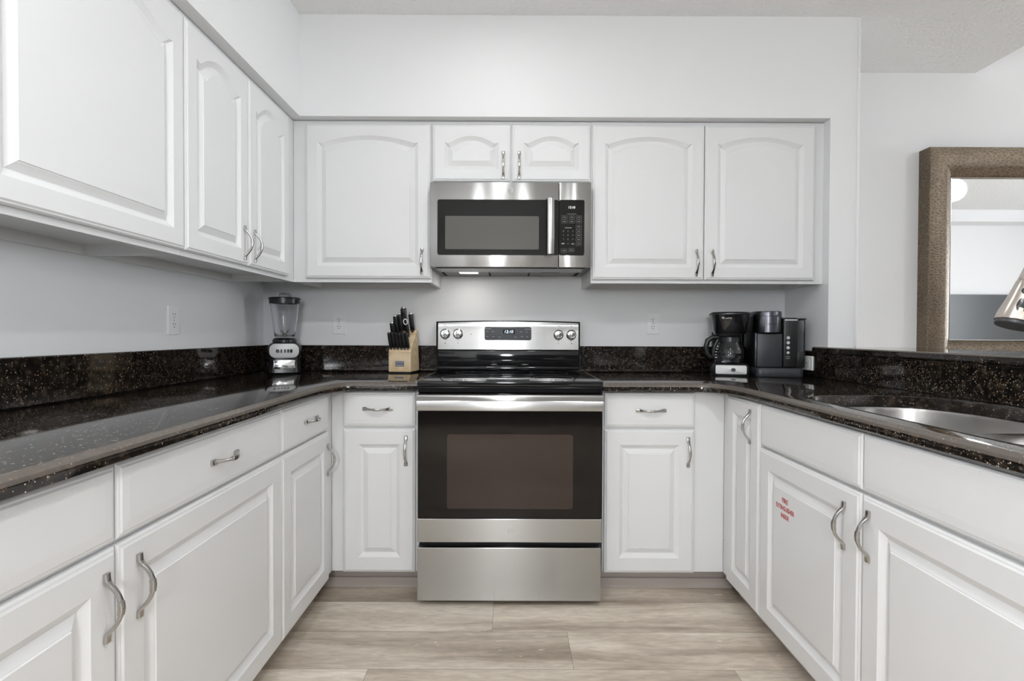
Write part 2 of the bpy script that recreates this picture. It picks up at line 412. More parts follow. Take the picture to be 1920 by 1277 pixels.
def door_bm(x, z, w, h, rail=0.064, arch=0.0, t=0.019):
    L = []
    for d, y in ((0, t), (0, .0075), (.004, .0035), (.0075, .003), (.0115, 0.0)):
        L.append([(x + a, y, z + b) for a, b in rect_loop(w, h, d)])
    for d, y in ((-.001, 0.0), (.0015, .002), (.0145, .0115), (.0175, .0125), (.0355, .0035), (.0375, .0032), (.0395, .0008)):
        L.append([(x + a, y, z + b) for a, b in outline(w, h, rail, d, arch)])
    bm = B(); loft(bm, L); return bm
def drawer_bm(x, z, w, h, t=0.019):
    L = []
    for d, y in ((0, t), (0, .0075), (.004, .004), (.0075, .0035), (.011, .0012), (.030, 0.0)):
        L.append([(x + a, y, z + b) for a, b in rect_loop(w, h, d)])
    bm = B(); loft(bm, L); return bm
def make_pull():
    st = [(.0645, .0068, .0028, .0026), (.0640, .0074, .0034, .0034), (.0500, .0076, .0042, .0036), (.0460, .0066, .0066, .0038), (.0415, .0054, .0108, .0038),
          (.0350, .0046, .0172, .0038), (.0250, .0043, .0240, .0038), (.0150, .0044, .0280, .0039), (.0125, .0046, .0286, .0040), (.0122, .0058, .0287, .0052), (.0020, .0058, .0300, .0054)]
    S = [(-a, b, c, d) for a, b, c, d in st] + [(a, b, c, d) for a, b, c, d in reversed(st)]
    loops = []
    for i, (s, a, h, b) in enumerate(S):
        p = S[max(i - 1, 0)]; q = S[min(i + 1, len(S) - 1)]
        tx = Vector((0, -(q[2] - p[2]), q[0] - p[0])).normalized()
        nn = Vector((0, -tx.z, tx.y))
        if abs(s) > .05: nn = Vector((0, -1, 0))
        ring = []
        for k in range(12):
            an = 2 * PI * k / 12 + PI / 12
            ca, sa = math.cos(an), math.sin(an)
            e = 0.55
            ring.append(Vector((0, -h, s)) + Vector((1, 0, 0)) * a * math.copysign(abs(ca) ** e, ca) + nn * b * math.copysign(abs(sa) ** e, sa))
        loops.append(ring)
    bm = B(); loft(bm, loops)
    bmesh.ops.recalc_face_normals(bm, faces=bm.faces)
    me = bpy.data.meshes.new('handle'); bm.to_mesh(me); bm.free(); me.materials.append(MAT['pewter'])
    for p in me.polygons: p.use_smooth = True
    me.set_sharp_from_angle(angle=math.radians(40))
    return me
PULL = make_pull()
def pull(parent, x, z, horizontal=False):
    o = bpy.data.objects.new('handle', PULL); C.objects.link(o); o.parent = parent
    o.location = (x, 0.0004, z)
    if horizontal: o.rotation_euler = (0, PI / 2, 0)
    o['label'] = 'pewter bow handle'
    return o

def base_cabinet(label, loc, rz, W, depth, doors, drawers, name='base_cabinet', kick=0.09, k0=0.001, k1=-0.001):
    """local: x along the front (left to right as seen), y into the wall, front of the doors at y=0"""
    t = thing(name, label, 'cabinet', loc, rz)
    bm = B()
    if name == 'sink_base_cabinet':            # open at the top for the bowls
        R = lambda d, z: [(d, .0195 + d, z), (W - d, .0195 + d, z), (W - d, depth - d, z), (d, depth - d, z)]
        loft(bm, [R(0, .1015), R(0, .8765), R(.016, .8765), R(.016, .1200)])
    else: box(bm, 0, W, .0195, depth, 0.1015, 0.8775)
    obj('carcass', bm, 'cabinet_white', t)
    bm = B(); box(bm, k0, W + k1, kick, kick + .016, 0.001, 0.1013); obj('toe_kick', bm, 'toe_kick_laminate', t)
    for (x0, x1, z0, z1, hx, hz) in doors:
        d = obj('door', door_bm(x0, z0, x1 - x0, z1 - z0, 0.066 if x1 - x0 > .3 else 0.064), 'cabinet_white', t)
        if hx is not None: pull(d, hx, hz)
    for (x0, x1, z0, z1, hx, hz) in drawers:
        d = obj('drawer' if hx is not None else 'false_drawer_front', drawer_bm(x0, z0, x1 - x0, z1 - z0), 'cabinet_white', t)
        if hx is not None: pull(d, hx, hz, True)
    return t
ZD0, ZD1, ZW0, ZW1 = 0.1026, 0.7140, 0.7240, 0.8690
YB, XLF, XRF = -0.6315, -0.741, 0.8947
# back run, either side of the range (front faces -Y)
base_cabinet('white base cabinet with drawer left of the range, beside the left corner', (-0.760, YB, 0), 0, 0.376, 0.628,
             [(0.053, 0.3595, ZD0, ZD1, 0.320, 0.6215)], [(0.053, 0.3595, ZW0, ZW1, 0.2015, 0.7985)], k0=-.070)
base_cabinet('white base cabinet with drawer right of the range, beside the right corner', (0.3945, YB, 0), 0, 0.519, 0.628,
             [(0.005, 0.3885, ZD0, ZD1, 0.3592, 0.6190)], [(0.005, 0.3885, ZW0, ZW1, 0.2010, 0.7955)], k1=.070)
# left run (front faces +X): local x -> +Y
def left_base(label, y0, y1, doors, drawers):
    W = y1 - y0
    base_cabinet(label, (XLF, y0, 0), PI / 2, W, 0.592, [(a - y0, b - y0, ZD0, ZD1, hx - y0, hz) for a, b, hx, hz in doors],
                 [(a - y0, b - y0, ZW0, ZW1, hx - y0, hz) for a, b, hx, hz in drawers])
left_base('narrow white base cabinet on the left, next to the corner under the blender end', -1.1435, -0.6135, [(-1.1415, -0.694, -0.719, 0.6033)], [(-1.1415, -0.694, -0.8955, 0.7955)])
left_base('wide white base cabinet in the middle of the left run, handle on its left', -1.8630, -1.1440, [(-1.8610, -1.1455, -1.8095, 0.6130)], [(-1.8610, -1.1455, -1.4905, 0.7945)])
left_base('white base cabinet nearest the viewer on the left, door handle on its right', -2.5850, -1.8635, [(-2.5830, -1.8650, -1.8960, 0.6120)], [(-2.5830, -1.8650, -2.2240, 0.7945)])
# right run (front faces -X): local x -> -Y
def right_base(label, y0, y1, doors, drawers, name='base_cabinet'):
    W = y0 - y1
    return base_cabinet(label, (XRF, y0, 0), -PI / 2, W, 0.586, [(y0 - a, y0 - b, z0, z1, y0 - hx, hz) for a, b, z0, z1, hx, hz in doors],
                 [(y0 - a, y0 - b, ZW0, ZW1, None, None) for a, b in drawers], name)
right_base('narrow full-height white base cabinet in the right corner, without a drawer', -0.6135, -0.9710, [(-0.6815, -0.9690, ZD0, ZW1, -0.9005, 0.7755)], [])
sb = right_base('white sink base cabinet with red lettering on its left door', -0.9715, -2.0720,
                [(-0.9740, -1.5205, ZD0, ZD1, -1.4590, 0.6105), (-1.5245, -2.0700, ZD0, ZD1, -1.5555, 0.6180)],
                [(-0.9740, -1.5205), (-1.5245, -2.0700)], 'sink_base_cabinet')
d0 = [c for c in sb.children if c.name.startswith('door')][0]
for body, w, dz in (('FIRE', .036, .5770), ('EXTINGUISHER', .112, .5515), ('INSIDE', .048, .5260)):
    tag(text('sticker_lettering', body, 'sticker_red', d0, w, .0155, (1.1520 - 0.9715, 0.0007, dz), bold=.018), 'red sticker lettering')
bm = B(); box(bm, 0, .9, .0195, .586, .1015, .8775); 
t = thing('base_cabinet', 'white base cabinet end right of the sink, behind the viewer', 'cabinet', (XRF, -2.0725, 0), -PI / 2)
obj('carcass', bm, 'cabinet_white', t)
# shoe mouldings on the floor against the toe kicks
for nm, x0, x1 in (('baseboard_back_left', -0.829, -0.385), ('baseboard_back_right', 0.396, 0.982)):
    bm = B(); box(bm, x0, x1, YB + .078, YB + .0895, 0.0, 0.046, .003); struct(nm, bm, 'toe_kick_laminate')

def upper_cabinet(label, loc, rz, W, H, depth, doors, name='wall_cabinet', arch=0.036, rail=0.058):
    t = thing(name, label, 'cabinet', loc, rz)
    bm = B(); hollow_box(bm, 0, W, .0195, depth, 0, H, .018, .030)
    obj('carcass', bm, 'cabinet_white', t)
    for (x0, x1, z0, z1, hx, hz) in doors:
        d = obj('door', door_bm(x0, z0, x1 - x0, z1 - z0, rail, arch), 'cabinet_white', t)
        if hx is not None: pull(d, hx, hz)
    return t
ZU, ZUT = 1.359, 2.1205
HU = ZUT - ZU; YU = -0.363; XLU = -1.011
upper_cabinet('white wall cabinet on the back wall left of the microwave, one wide arched door', (-1.030, YU, ZU), 0, 0.6545, HU, 0.362,
              [(0.0615, 0.6500, 0.0175, 0.7440, 0.6115, 0.0975)])
upper_cabinet('short white wall cabinet above the microwave with two small arched doors', (-0.3745, YU, 1.8215), 0, 0.7545, ZUT - 1.8215, 0.362,
              [(0.0045, 0.3715, 0.0125, 0.2795, 0.3378, 0.0880), (0.3785, 0.7480, 0.0125, 0.2795, 0.4127, 0.0880)], arch=0.036, rail=0.056)
upper_cabinet('white double wall cabinet on the back wall right of the microwave', (0.3805, YU, ZU), 0, 1.1015, HU, 0.362,
              [(0.0040, 0.5300, 0.0160, 0.7430, 0.4950, 0.0960), (0.5345, 1.0555, 0.0160, 0.7430, 0.5705, 0.0960)])
def left_upper(label, y0, y1, doors, arch):
    upper_cabinet(label, (XLU, y0, ZU), PI / 2, y1 - y0, HU, 0.3235, [(a - y0, b - y0, 0.0170, 0.7430, None if hx is None else hx - y0, 0.1010) for a, b, hx in doors], arch=arch)
left_upper('white wall cabinet on the left wall with two narrow arched doors', -1.2065, -0.3445, [(-1.2050, -0.8125, -0.8450), (-0.8085, -0.4340, -0.7660)], 0.052)
left_upper('white wall cabinet nearest the viewer on the left wall, one wide door', -1.8800, -1.2075, [(-1.8640, -1.2090, None)], 0.060)

# ------------------------------------------------------------------ worktops, splashbacks, bar top
def bez(a, c, b, n=10):
    return [((1 - t) ** 2 * a[0] + 2 * t * (1 - t) * c[0] + t * t * b[0], (1 - t) ** 2 * a[1] + 2 * t * (1 - t) * c[1] + t * t * b[1]) for t in [k / n for k in range(n + 1)]]
def cat(pts, n=6):
    out = []; m = len(pts)
    for i in range(m):
        p0, p1, p2, p3 = [Vector((*pts[(i + k - 1) % m], 0)) for k in range(4)]
        for k in range(n):
            t = k / n
            v = 0.5 * ((2 * p1) + (p2 - p0) * t + (2 * p0 - 5 * p1 + 4 * p2 - p3) * t * t + (3 * p1 - p0 - 3 * p2 + p3) * t ** 3)
            out.append((v.x, v.y))
    return out
def area2(p): return sum(p[i][0] * p[(i + 1) % len(p)][1] - p[(i + 1) % len(p)][0] * p[i][1] for i in range(len(p)))
def offs(p, d):
    """offset a closed polygon inwards by d"""
    s = 1 if area2(p) > 0 else -1; out = []; n = len(p)
    for i in range(n):
        a, b, c = Vector(p[i - 1]), Vector(p[i]), Vector(p[(i + 1) % n])
        e1, e2 = (b - a).normalized(), (c - b).normalized()
        n1, n2 = Vector((-e1.y, e1.x)) * s, Vector((-e2.y, e2.x)) * s
        m = (n1 + n2); m = m / max(m.dot(n1), .3) if m.length > 1e-6 else n1
        m = m / 1.0
        out.append((b.x + m.x * d, b.y + m.y * d))
    return out
def slab(bm, outer, holes, z0, z1, bev, hbev=0.003):
    def ring(pts, z): return [bm.verts.new((x, y, z)) for x, y in pts]
    def strip(a, b):
        n = len(a)
        for i in range(n): bm.faces.new((a[i], a[(i + 1) % n], b[(i + 1) % n], b[i]))
    def edges(r):
        return [bm.edges.get((r[i], r[(i + 1) % len(r)])) or bm.edges.new((r[i], r[(i + 1) % len(r)])) for i in range(len(r))]
    tops, bots = [], []
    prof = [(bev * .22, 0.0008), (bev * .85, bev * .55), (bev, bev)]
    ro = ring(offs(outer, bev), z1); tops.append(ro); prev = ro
    bevel_faces = []
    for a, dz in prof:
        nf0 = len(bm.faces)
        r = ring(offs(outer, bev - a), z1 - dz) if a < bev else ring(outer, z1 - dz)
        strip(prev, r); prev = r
        bm.faces.ensure_lookup_table(); bevel_faces += [bm.faces[k] for k in range(nf0, len(bm.faces))]
    for f in bevel_faces: f.material_index = 1
    r = ring(offs(outer, 0), z0 + .004); strip(prev, r); prev = r
    r = ring(offs(outer, .004), z0); strip(prev, r); bots.append(r)
    for h in holes:
        a = ring(offs(h, -hbev), z1); b = ring(h, z1 - hbev); c = ring(h, z0)
        strip(a, b); strip(b, c); tops.append(a); bots.append(c)
    for grp in (tops, bots):
        es = [e for r in grp for e in edges(r)]
        bmesh.ops.triangle_fill(bm, use_beauty=True, use_dissolve=False, edges=es)
def bevel_mat(o): o.data.materials.append(MAT['granite_bevel']); return o
left_poly = [(XL + .001, -.001), (XL + .001, -3.0), (-.709, -3.0), (-.712, -2.1)] + bez((-.718, -.95), (-.716, -.71), (-.640, -.667)) + [(-.384, -.667), (-.384, -.001)]
bm = B(); slab(bm, left_poly, [], .8785, ZT, .016)
tag(bevel_mat(obj('worktop', bm, 'granite', smooth=25)), 'dark speckled granite worktop on the left cabinets, under blender and knife block', 'worktop')
right_poly = [(.384, -.001), (.384, -.674)] + bez((.770, -.674), (.874, -.676), (.885, -.90)) + [(.884, -2.1), (.884, -3.0), (XR - .001, -3.0), (XR - .001, -.001)]
sink_hole = cat([(.957, -1.6), (.957, -1.3), (.962, -1.18), (.987, -1.122), (1.07, -1.088), (1.23, -1.077), (1.36, -1.130), (1.42, -1.25), (1.436, -1.40), (1.415, -1.54),
                 (1.36, -1.63), (1.335, -1.73), (1.33, -1.84), (1.29, -1.92), (1.15, -1.945), (1.03, -1.94), (.968, -1.885), (.957, -1.78)], 5)
bm = B(); slab(bm, right_poly, [sink_hole], .8785, ZT, .016)
tag(bevel_mat(obj('worktop', bm, 'granite', smooth=25)), 'dark speckled granite worktop on the right cabinets, with the sink cut into it', 'worktop')
def splash(label, x0, x1, y0, y1, z0, z1, bev=.003):
    bm = B(); box(bm, x0, x1, y0, y1, z0, z1, bev, 2); return tag(obj('splashback', bm, 'granite'), label, 'splashback')
ZB = 1.0515
splash('granite splashback along the left wall behind the worktop', XL + .001, XL + .021, -3.0, -.001, ZT + .0005, ZB)
splash('granite splashback on the back wall behind the knife block', XL + .0215, -.388, -.021, -.001, ZT + .0005, ZB)
splash('granite splashback on the back wall between range and coffee makers', .374, 1.461, -.021, -.001, ZT + .0005, ZB)
splash('short granite splashback on the return wall behind the pod coffee machine', XR - .0200, XR - .001, -.3925, -.001, ZT + .0005, ZB - .012, .0005)
splash('tall granite splashback below the bar top behind the sink', XR - .0175, XR - .0005, -3.0, -.3935, ZT + .0005, 1.0275, .0005)
bar = [(XR - .0205, -.300), (XR - .0205, -3.0), (1.86, -3.0), (1.86, YSOF - .003), (XR - .0005, YSOF - .003), (XR - .0005, -.285)]
bm = B(); slab(bm, bar, [], 1.0285, ZL, .006)
tag(bevel_mat(obj('bar_top', bm, 'granite', smooth=25)), 'raised granite bar top on the half wall below the framed mirror', 'bar top')

# ------------------------------------------------------------------ sink and tap
sk = thing('sink', 'double bowl stainless steel sink set under the right granite worktop', 'sink', (1.18, -1.5, .67))
bowl_a = cat([(.975, -1.40), (.978, -1.22), (.998, -1.140), (1.08, -1.104), (1.23, -1.094), (1.345, -1.143), (1.402, -1.255), (1.416, -1.38), (1.40, -1.50), (1.33, -1.555), (1.15, -1.562), (1.01, -1.555), (.978, -1.51)], 5)
bowl_b = cat([(.975, -1.75), (.978, -1.64), (1.01, -1.598), (1.15, -1.590), (1.28, -1.596), (1.315, -1.66), (1.318, -1.78), (1.30, -1.88), (1.23, -1.922), (1.10, -1.925), (1.0, -1.905), (.977, -1.84)], 5)
bm = B()
def ring(pts, z): return [bm.verts.new((x, y, z)) for x, y in pts]
rim = ring(offs(sink_hole, -.018), .8770); ra = ring(bowl_a, .8770); rb = ring(bowl_b, .8770)
es = [bm.edges.new((r[i], r[(i + 1) % len(r)])) for r in (rim, ra, rb) for i in range(len(r))]
bmesh.ops.triangle_fill(bm, use_beauty=True, use_dissolve=False, edges=es)
obj('rim', bm, 'sink_steel', sk, world=True)
for nm, poly in (('bowl', bowl_a), ('bowl', bowl_b)):
    bm = B(); cxx = sum(p[0] for p in poly) / len(poly); cyy = sum(p[1] for p in poly) / len(poly)
    loops = []
    for dd, z in ((0, .8770), (.003, .868), (.006, .74), (.014, .705), (.03, .690), (.06, .6845)):
        loops.append([(x, y, z) for x, y in offs(poly, dd)])
    loft(bm, loops, False, True)
    bo = obj(nm, bm, 'sink_steel', sk, world=True, smooth=45)
    bm = B(); lathe(bm, [(.001, .003), (.03, .003), (.042, .0045), (.045, .001)], 24, cxx, cyy, .6845); obj('drain', bm, 'chrome', bo, world=True, smooth=40)

fa = thing('kitchen_tap', 'brushed nickel pull-down tap with black spray buttons over the sink', 'tap', (1.395, -1.835, ZT + .0005))
P0 = Vector((0.985, -1.8325, 1.1405)); ax = Vector((.33, 0, .94)).normalized()
bm = B(); lathe(bm, [(.030, 0), (.030, .006), (.024, .012), (.0215, .05), (.0215, .16)], 28, 1.395, -1.835, ZT + .0005); obj('body', bm, 'satin_nickel', fa, world=True, smooth=40)
bm = B(); tube(bm, [(1.395, -1.853, 1.02), (1.395, -1.90, 1.035), (1.395, -1.945, 1.06)], [.010, .008, .006]); obj('lever', bm, 'satin_nickel', fa, world=True, smooth=40)
Ph = P0 + ax * .135
arc = [(1.395, -1.835, ZT + .158), (1.395, -1.835, 1.25)]
for k in range(1, 11):
    a = k / 10; q = (1 - a) ** 3; 
    p = q * Vector((1.395, -1.835, 1.25)) + 3 * a * (1 - a) ** 2 * Vector((1.395, -1.835, 1.56)) + 3 * a * a * (1 - a) * (Ph + ax * .24) + a ** 3 * Ph
    arc.append(tuple(p))
bm = B(); tube(bm, arc, .0125, 16); obj('spout', bm, 'satin_nickel', fa, world=True, smooth=50)
def alongax(bm, prof, n=32):
    s = ax.cross(Vector((0, 1, 0))).normalized(); t_ = ax.cross(s)
    loft(bm, [[P0 + ax * z + s * r * math.cos(2 * PI * k / n) + t_ * r * math.sin(2 * PI * k / n) for k in range(n)] for r, z in prof])
bm = B(); alongax(bm, [(.0300, .003), (.0325, .005), (.0318, .018), (.0265, .045), (.0225, .070), (.0205, .085), (.0200, .0865), (.0190, .088), (.0195, .0895), (.0165, .115), (.0135, .140)])
hd = obj('spray_head', bm, 'satin_nickel', fa, world=True, smooth=40)
bm = B(); alongax(bm, [(.0295, -.004), (.0310, -.002), (.0300, .0032)]); obj('spray_face', bm, 'charcoal_plastic', hd, world=True, smooth=40)
s_ = ax.cross(Vector((0, 1, 0))).normalized()
vd = (Vector((-.66, -.75, 0)) - ax * ax.dot(Vector((-.66, -.75, 0)))).normalized(); sd = ax.cross(vd)
for z0, ln, wd, r in ((.032, .017, .0085, .0270), (.063, .007, .0085, .0228)):
    bm = B(); L = []
    for d, k_ in ((-.004, 1.0), (.0008, 1.0), (.002, .8)):
        L.append([P0 + ax * (z0 + ln * k_ * b) + vd * (r + d - (b * ln) * .14) + sd * wd * k_ * a for a, b in rrect(2, 2, .9, 5)])
    loft(bm, L); obj('spray_button', bm, 'black_plastic', hd, world=True, smooth=40)

# ------------------------------------------------------------------ range
YF = -0.7095
rg = thing('range', 'freestanding stainless steel electric range with black glass oven door', 'range', (0, -.36, 0))
def part(name, mat, fn, parent, smooth=None, label=None):
    bm = B(); fn(bm); o = obj(name, bm, mat, parent, world=True, smooth=smooth)
    if label: o['label'] = label
    return o
part('body', 'black_matte', lambda b: box(b, -.378, .378, -.662, -.035, .028, .899), rg)
for fx in (-.35, .345):
    for fy in (-.64, -.08): part('foot', 'black_plastic', lambda b: lathe(b, [(.018, 0), (.02, .004), (.014, .0275)], 16, fx, fy, .0002), rg)
def cooktop(b):
    box(b, -.3805, .3805, -.705, -.095, .8995, .9240, .006, 3)
part('cooktop', 'black_gloss', cooktop, rg, 30)
part('front_trim', 'black_gloss', lambda b: box(b, -.3775, .3775, -.700, -.6625, .8745, .899, .003), rg)
def burner(b, x, y, r):
    n = 40
    loft(b, [[(x + q * math.cos(2 * PI * k / n), y + q * math.sin(2 * PI * k / n), z) for k in range(n)] for q, z in ((r, .92405), (r, .92425), (r - .003, .92425), (r - .003, .92405))], False, False)
for x, y, r in ((-.19, -.53, .115), (.19, -.53, .09), (-.19, -.25, .08), (.19, -.25, .095)):
    part('burner_ring', 'charcoal_plastic', lambda b: burner(b, x, y, r), rg)
od = part('oven_door', 'oven_glass', lambda b: box(b, -.3765, .3765, YF, -.6635, .361, .8725, .002, 1), rg)
part('window', 'oven_window', lambda b: plate(b, rrect(.5155, .3065, .012, 4, .0005, .554), YF - .0008, YF + .002, .0006), od, label='brownish oven window')
part('bottom_panel', 'brushed_steel', lambda b: box(b, -.3765, .3765, YF - .0015, -.6635, .2640, .3605, .002, 2), od)
part('badge', 'silver_plastic', lambda b: plate(b, [(.0012 + .0105 * math.cos(a * PI / 14), .3122 + .0105 * math.sin(a * PI / 14)) for a in range(28)], YF - .0035, YF - .0012, .0008), od, 40)
def handle(b):
    prof = [(-.700, .8060), (-.742, .8060), (-.7470, .8085), (-.7485, .8140), (-.7480, .8440), (-.7460, .8480), (-.7420, .8500), (-.7280, .8690), (-.7220, .8710), (-.700, .8710)]
    loft(b, [[(x, y, z) for y, z in prof] for x in (-.3745, .3745)])
part('handle', 'brushed_steel', handle, od, 30)
dr = part('storage_drawer', 'brushed_steel', lambda b: box(b, -.3775, .3745, YF - .0010, -.6635, .0225, .2418, .002, 2), rg)
# backguard
def housing(b):
    n = 16; xs = [-.3905 + .7555 * k / n for k in range(n + 1)]
    top = lambda x: 1.1795 + .0065 * (1 - ((x + .0128) / .378) ** 2)
    poly = [(xs[0], .9245)] + [(x, top(x)) for x in xs] + [(xs[-1], .9245)]
    loft(b, [[(x, -.018, z) for x, z in poly], [(x, -.080, z) for x, z in poly]])
bg = part('backguard', 'black_gloss', housing, rg)
def cpanel(b):
    n = 16; x0, x1 = -.3800, .3570; xs = [x0 + (x1 - x0) * k / n for k in range(n + 1)]
    top = lambda x: 1.1730 + .0065 * (1 - ((x + .0115) / .37) ** 2)
    yy = lambda z: -.094 + (z - 1.034) * .06
    poly = [(x1, 1.034), (x0, 1.034)] + [(x, top(x)) for x in xs]
    loft(b, [[(x, -.079, z) for x, z in poly], [(x, yy(z) + .001, z) for x, z in poly], [(x + (.001 if x < 0 else -.001), yy(z), z) for x, z in poly]])
cp = part('control_panel', 'brushed_steel', cpanel, bg, 25)
part('lower_panel', 'black_gloss', lambda b: box(b, -.380, .357, -.092, -.0805, .9480, 1.0290, .004, 2), bg, 30)
part('lower_trim', 'black_gloss', lambda b: box(b, -.386, .363, -.100, -.0805, .9250, .9450, .005, 2), bg, 30)
yp = lambda z: -.094 + (z - 1.034) * .06
dsp = part('display', 'charcoal_plastic', lambda b: plate(b, rrect(.2450, .0695, .010, 4, -.0134, 1.1178), -.0935, -.0870, .001), cp, label='dark grey display panel')
part('clock_window', 'black_gloss', lambda b: plate(b, rrect(.062, .024, .005, 4, -.0080, 1.1275), -.0940, -.0925, .0004), dsp)
L0 = WM[dsp.name].inverted()
tag(text('clock_digits', '12:10', 'digit_blue', dsp, .044, .0155, L0 @ Vector((-.0080, -.0941, 1.1275)), shear=.15), 'glowing blue clock digits')
for x, z, w in ((-.118, 1.1420, .034), (.090, 1.1410, .030), (-.121, 1.1275, .011), (-.092, 1.1275, .012), (.055, 1.1275, .012), (.085, 1.1265, .010), (-.121, 1.1020, .011), (-.090, 1.1010, .012),
                    (-.058, 1.0990, .010), (.026, 1.0990, .010), (.060, 1.1020, .012), (.087, 1.1020, .008)):
    part('display_mark', 'grey_print', lambda b: box(b, x - w / 2, x + w / 2, -.0938, -.0930, z - .0013, z + .0013), dsp)
for x, dz in [(x, dz) for x in (-.3425, -.2750, .2513, .3188) for dz in (.046, -.046)] + [(-.2065, 0.0)]:
    part('panel_mark', 'slot_dark', lambda b: box(b, x - .0022, x + .0022, yp(1.115 + dz) - .0004, yp(1.115 + dz) + .001, 1.113 + dz - .0018, 1.113 + dz + .0018), cp)
def knob(x, z):
    def f(b):
        n = 32; y0 = yp(z)
        loft(b, [[(x + r * math.cos(2 * PI * k / n), y0 - d, z + r * math.sin(2 * PI * k / n)) for k in range(n)] for r, d in ((.0262, -.002), (.0265, .004), (.0240, .007), (.0225, .016), (.0195, .0205), (.0120, .0215))])
    o = part('knob', 'chrome', f, cp, 35)
    def g(b): box(b, x - .0045, x + .0045, yp(z) - .030, yp(z) - .018, z - .021, z + .021, .003, 2)
    part('grip', 'chrome', g, o, 35)
for x, z in ((-.3425, 1.115), (-.2750, 1.1155), (.2513, 1.1125), (.3188, 1.1125)): knob(x, z)

# ------------------------------------------------------------------ microwave
YM = -0.410
mw = thing('microwave', 'stainless steel over-the-range microwave under the short cabinet', 'microwave', (0, -.2, 1.40))
def mbody(b):
    hollow_box(b, -.3735, .3710, -.385, -.004, 1.4260, 1.8165, .022, .012)
part('body', 'hood_metal', mbody, mw)
md = part('door', 'brushed_steel', lambda b: box(b, -.3740, .2212, YM, -.3855, 1.4255, 1.8170, .003, 2), mw, 30)
part('glass', 'tinted_glass', lambda b: plate(b, rrect(.5605, .2560, .010, 4, -.0592, 1.6085), YM - .0012, YM + .002, .0008), md, label='black glass door surround')
part('window', 'microwave_window', lambda b: plate(b, rrect(.4330, .1535, .006, 4, -.0868, 1.5838), YM - .0020, YM + .001, .0004), md, label='grey microwave window')
def mhandle(b):
    L = []
    for z, y in ((1.4780, .004), (1.4785, .022), (1.4830, .030), (1.53, .036), (1.61, .038), (1.69, .036), (1.738, .030), (1.7425, .022), (1.7430, .004)):
        w = .0160
        L.append([(.1818 + w * math.copysign(abs(math.cos(a)) ** .6, math.cos(a)), YM - y + (.006 if y > .02 else .003) * math.copysign(abs(math.sin(a)) ** .7, math.sin(a)), z) for a in [2 * PI * k / 16 for k in range(16)]])
    loft(b, L)
part('handle', 'brushed_steel', mhandle, md, 40)
lg = part('badge', 'silver_plastic', lambda b: plate(b, [(-.0026 + .0125 * math.cos(a * PI / 14), 1.7791 + .0125 * math.sin(a * PI / 14)) for a in range(28)], YM - .0030, YM + .001, .001), md, 40)
part('badge_ring', 'dark_metal', lambda b: loft(b, [[(-.0026 + r * math.cos(2 * PI * k / 28), y, 1.7791 + r * math.sin(2 * PI * k / 28)) for k in range(28)] for r, y in ((.0095, YM - .0029), (.0095, YM - .0036), (.0080, YM - .0036), (.0080, YM - .0029))], False, False), lg)
def swirl(b):
    pts = [(-.0026 + r * math.cos(a), YM - .0033, 1.7791 + r * math.sin(a)) for r, a in [(.0015 + .0052 * k / 24, k / 24 * 3.4 * PI) for k in range(25)]]
    tube(b, pts, .0007, 6)
part('badge_swirl', 'dark_metal', swirl, lg)
mp_ = part('control_section', 'brushed_steel', lambda b: box(b, .2228, .3712, YM, -.3855, 1.4255, 1.8170, .003, 2), mw, 30)
kp = part('control_panel', 'tinted_glass', lambda b: plate(b, rrect(.1168, .2560, .008, 4, .2817, 1.6085), YM - .0012, YM + .002, .0008), mp_)
LK = WM[kp.name].inverted()
tag(text('clock_digits', '12:10', 'digit_white', kp, .030, .0110, LK @ Vector((.2815, YM - .0013, 1.7020)), shear=.12), 'glowing white clock digits')
px_ = lambda c: .2228 + (c - 176) * (.3401 - .2228) / (645 - 176)
pz_ = lambda r: 1.7360 - (r - 150) * (1.7360 - 1.4808) / (1165 - 150)
def kmark(b, c, r, w=.006, h=.003): box(b, px_(c) - w / 2, px_(c) + w / 2, YM - .0018, YM - .0010, pz_(r) - h / 2, pz_(r) + h / 2)
def keyframe(b, c, r, w, h):
    x, z = px_(c), pz_(r); t_ = .0006
    o_ = rrect(w, h, .003, 3, x, z); i_ = rrect(w - 2 * t_, h - 2 * t_, .0026, 3, x, z)
    loft(b, [[(p, YM - .0010, q) for p, q in o_], [(p, YM - .0016, q) for p, q in o_], [(p, YM - .0016, q) for p, q in i_], [(p, YM - .0010, q) for p, q in i_]], False, False)
for c, r in ((275, 465), (410, 465), (540, 465), (275, 545), (410, 545), (540, 545), (540, 640), (540, 720), (540, 798), (540, 875), (540, 955), (270, 1080), (405, 1070)):
    bb = part('key', 'grey_print', lambda b: (keyframe(b, c, r, .026, .0155), kmark(b, c, r, .014, .0022)), kp)
for i, (c, r) in enumerate([(c, r) for r in (720, 795, 872) for c in (257, 341, 430)] + [(341, 950)]):
    text('key_digit', str((i + 1) % 10), 'grey_print', kp, .0028 if i == 0 else .0040, .0062, LK @ Vector((px_(c), YM - .0012, pz_(r))))
for mk in ((345, 660, .032, .003), (410, 408, .042, .0016), (250, 950, .014, .006), (430, 955, .012, .005)): part('panel_mark', 'grey_print', lambda b: kmark(b, *mk), kp)
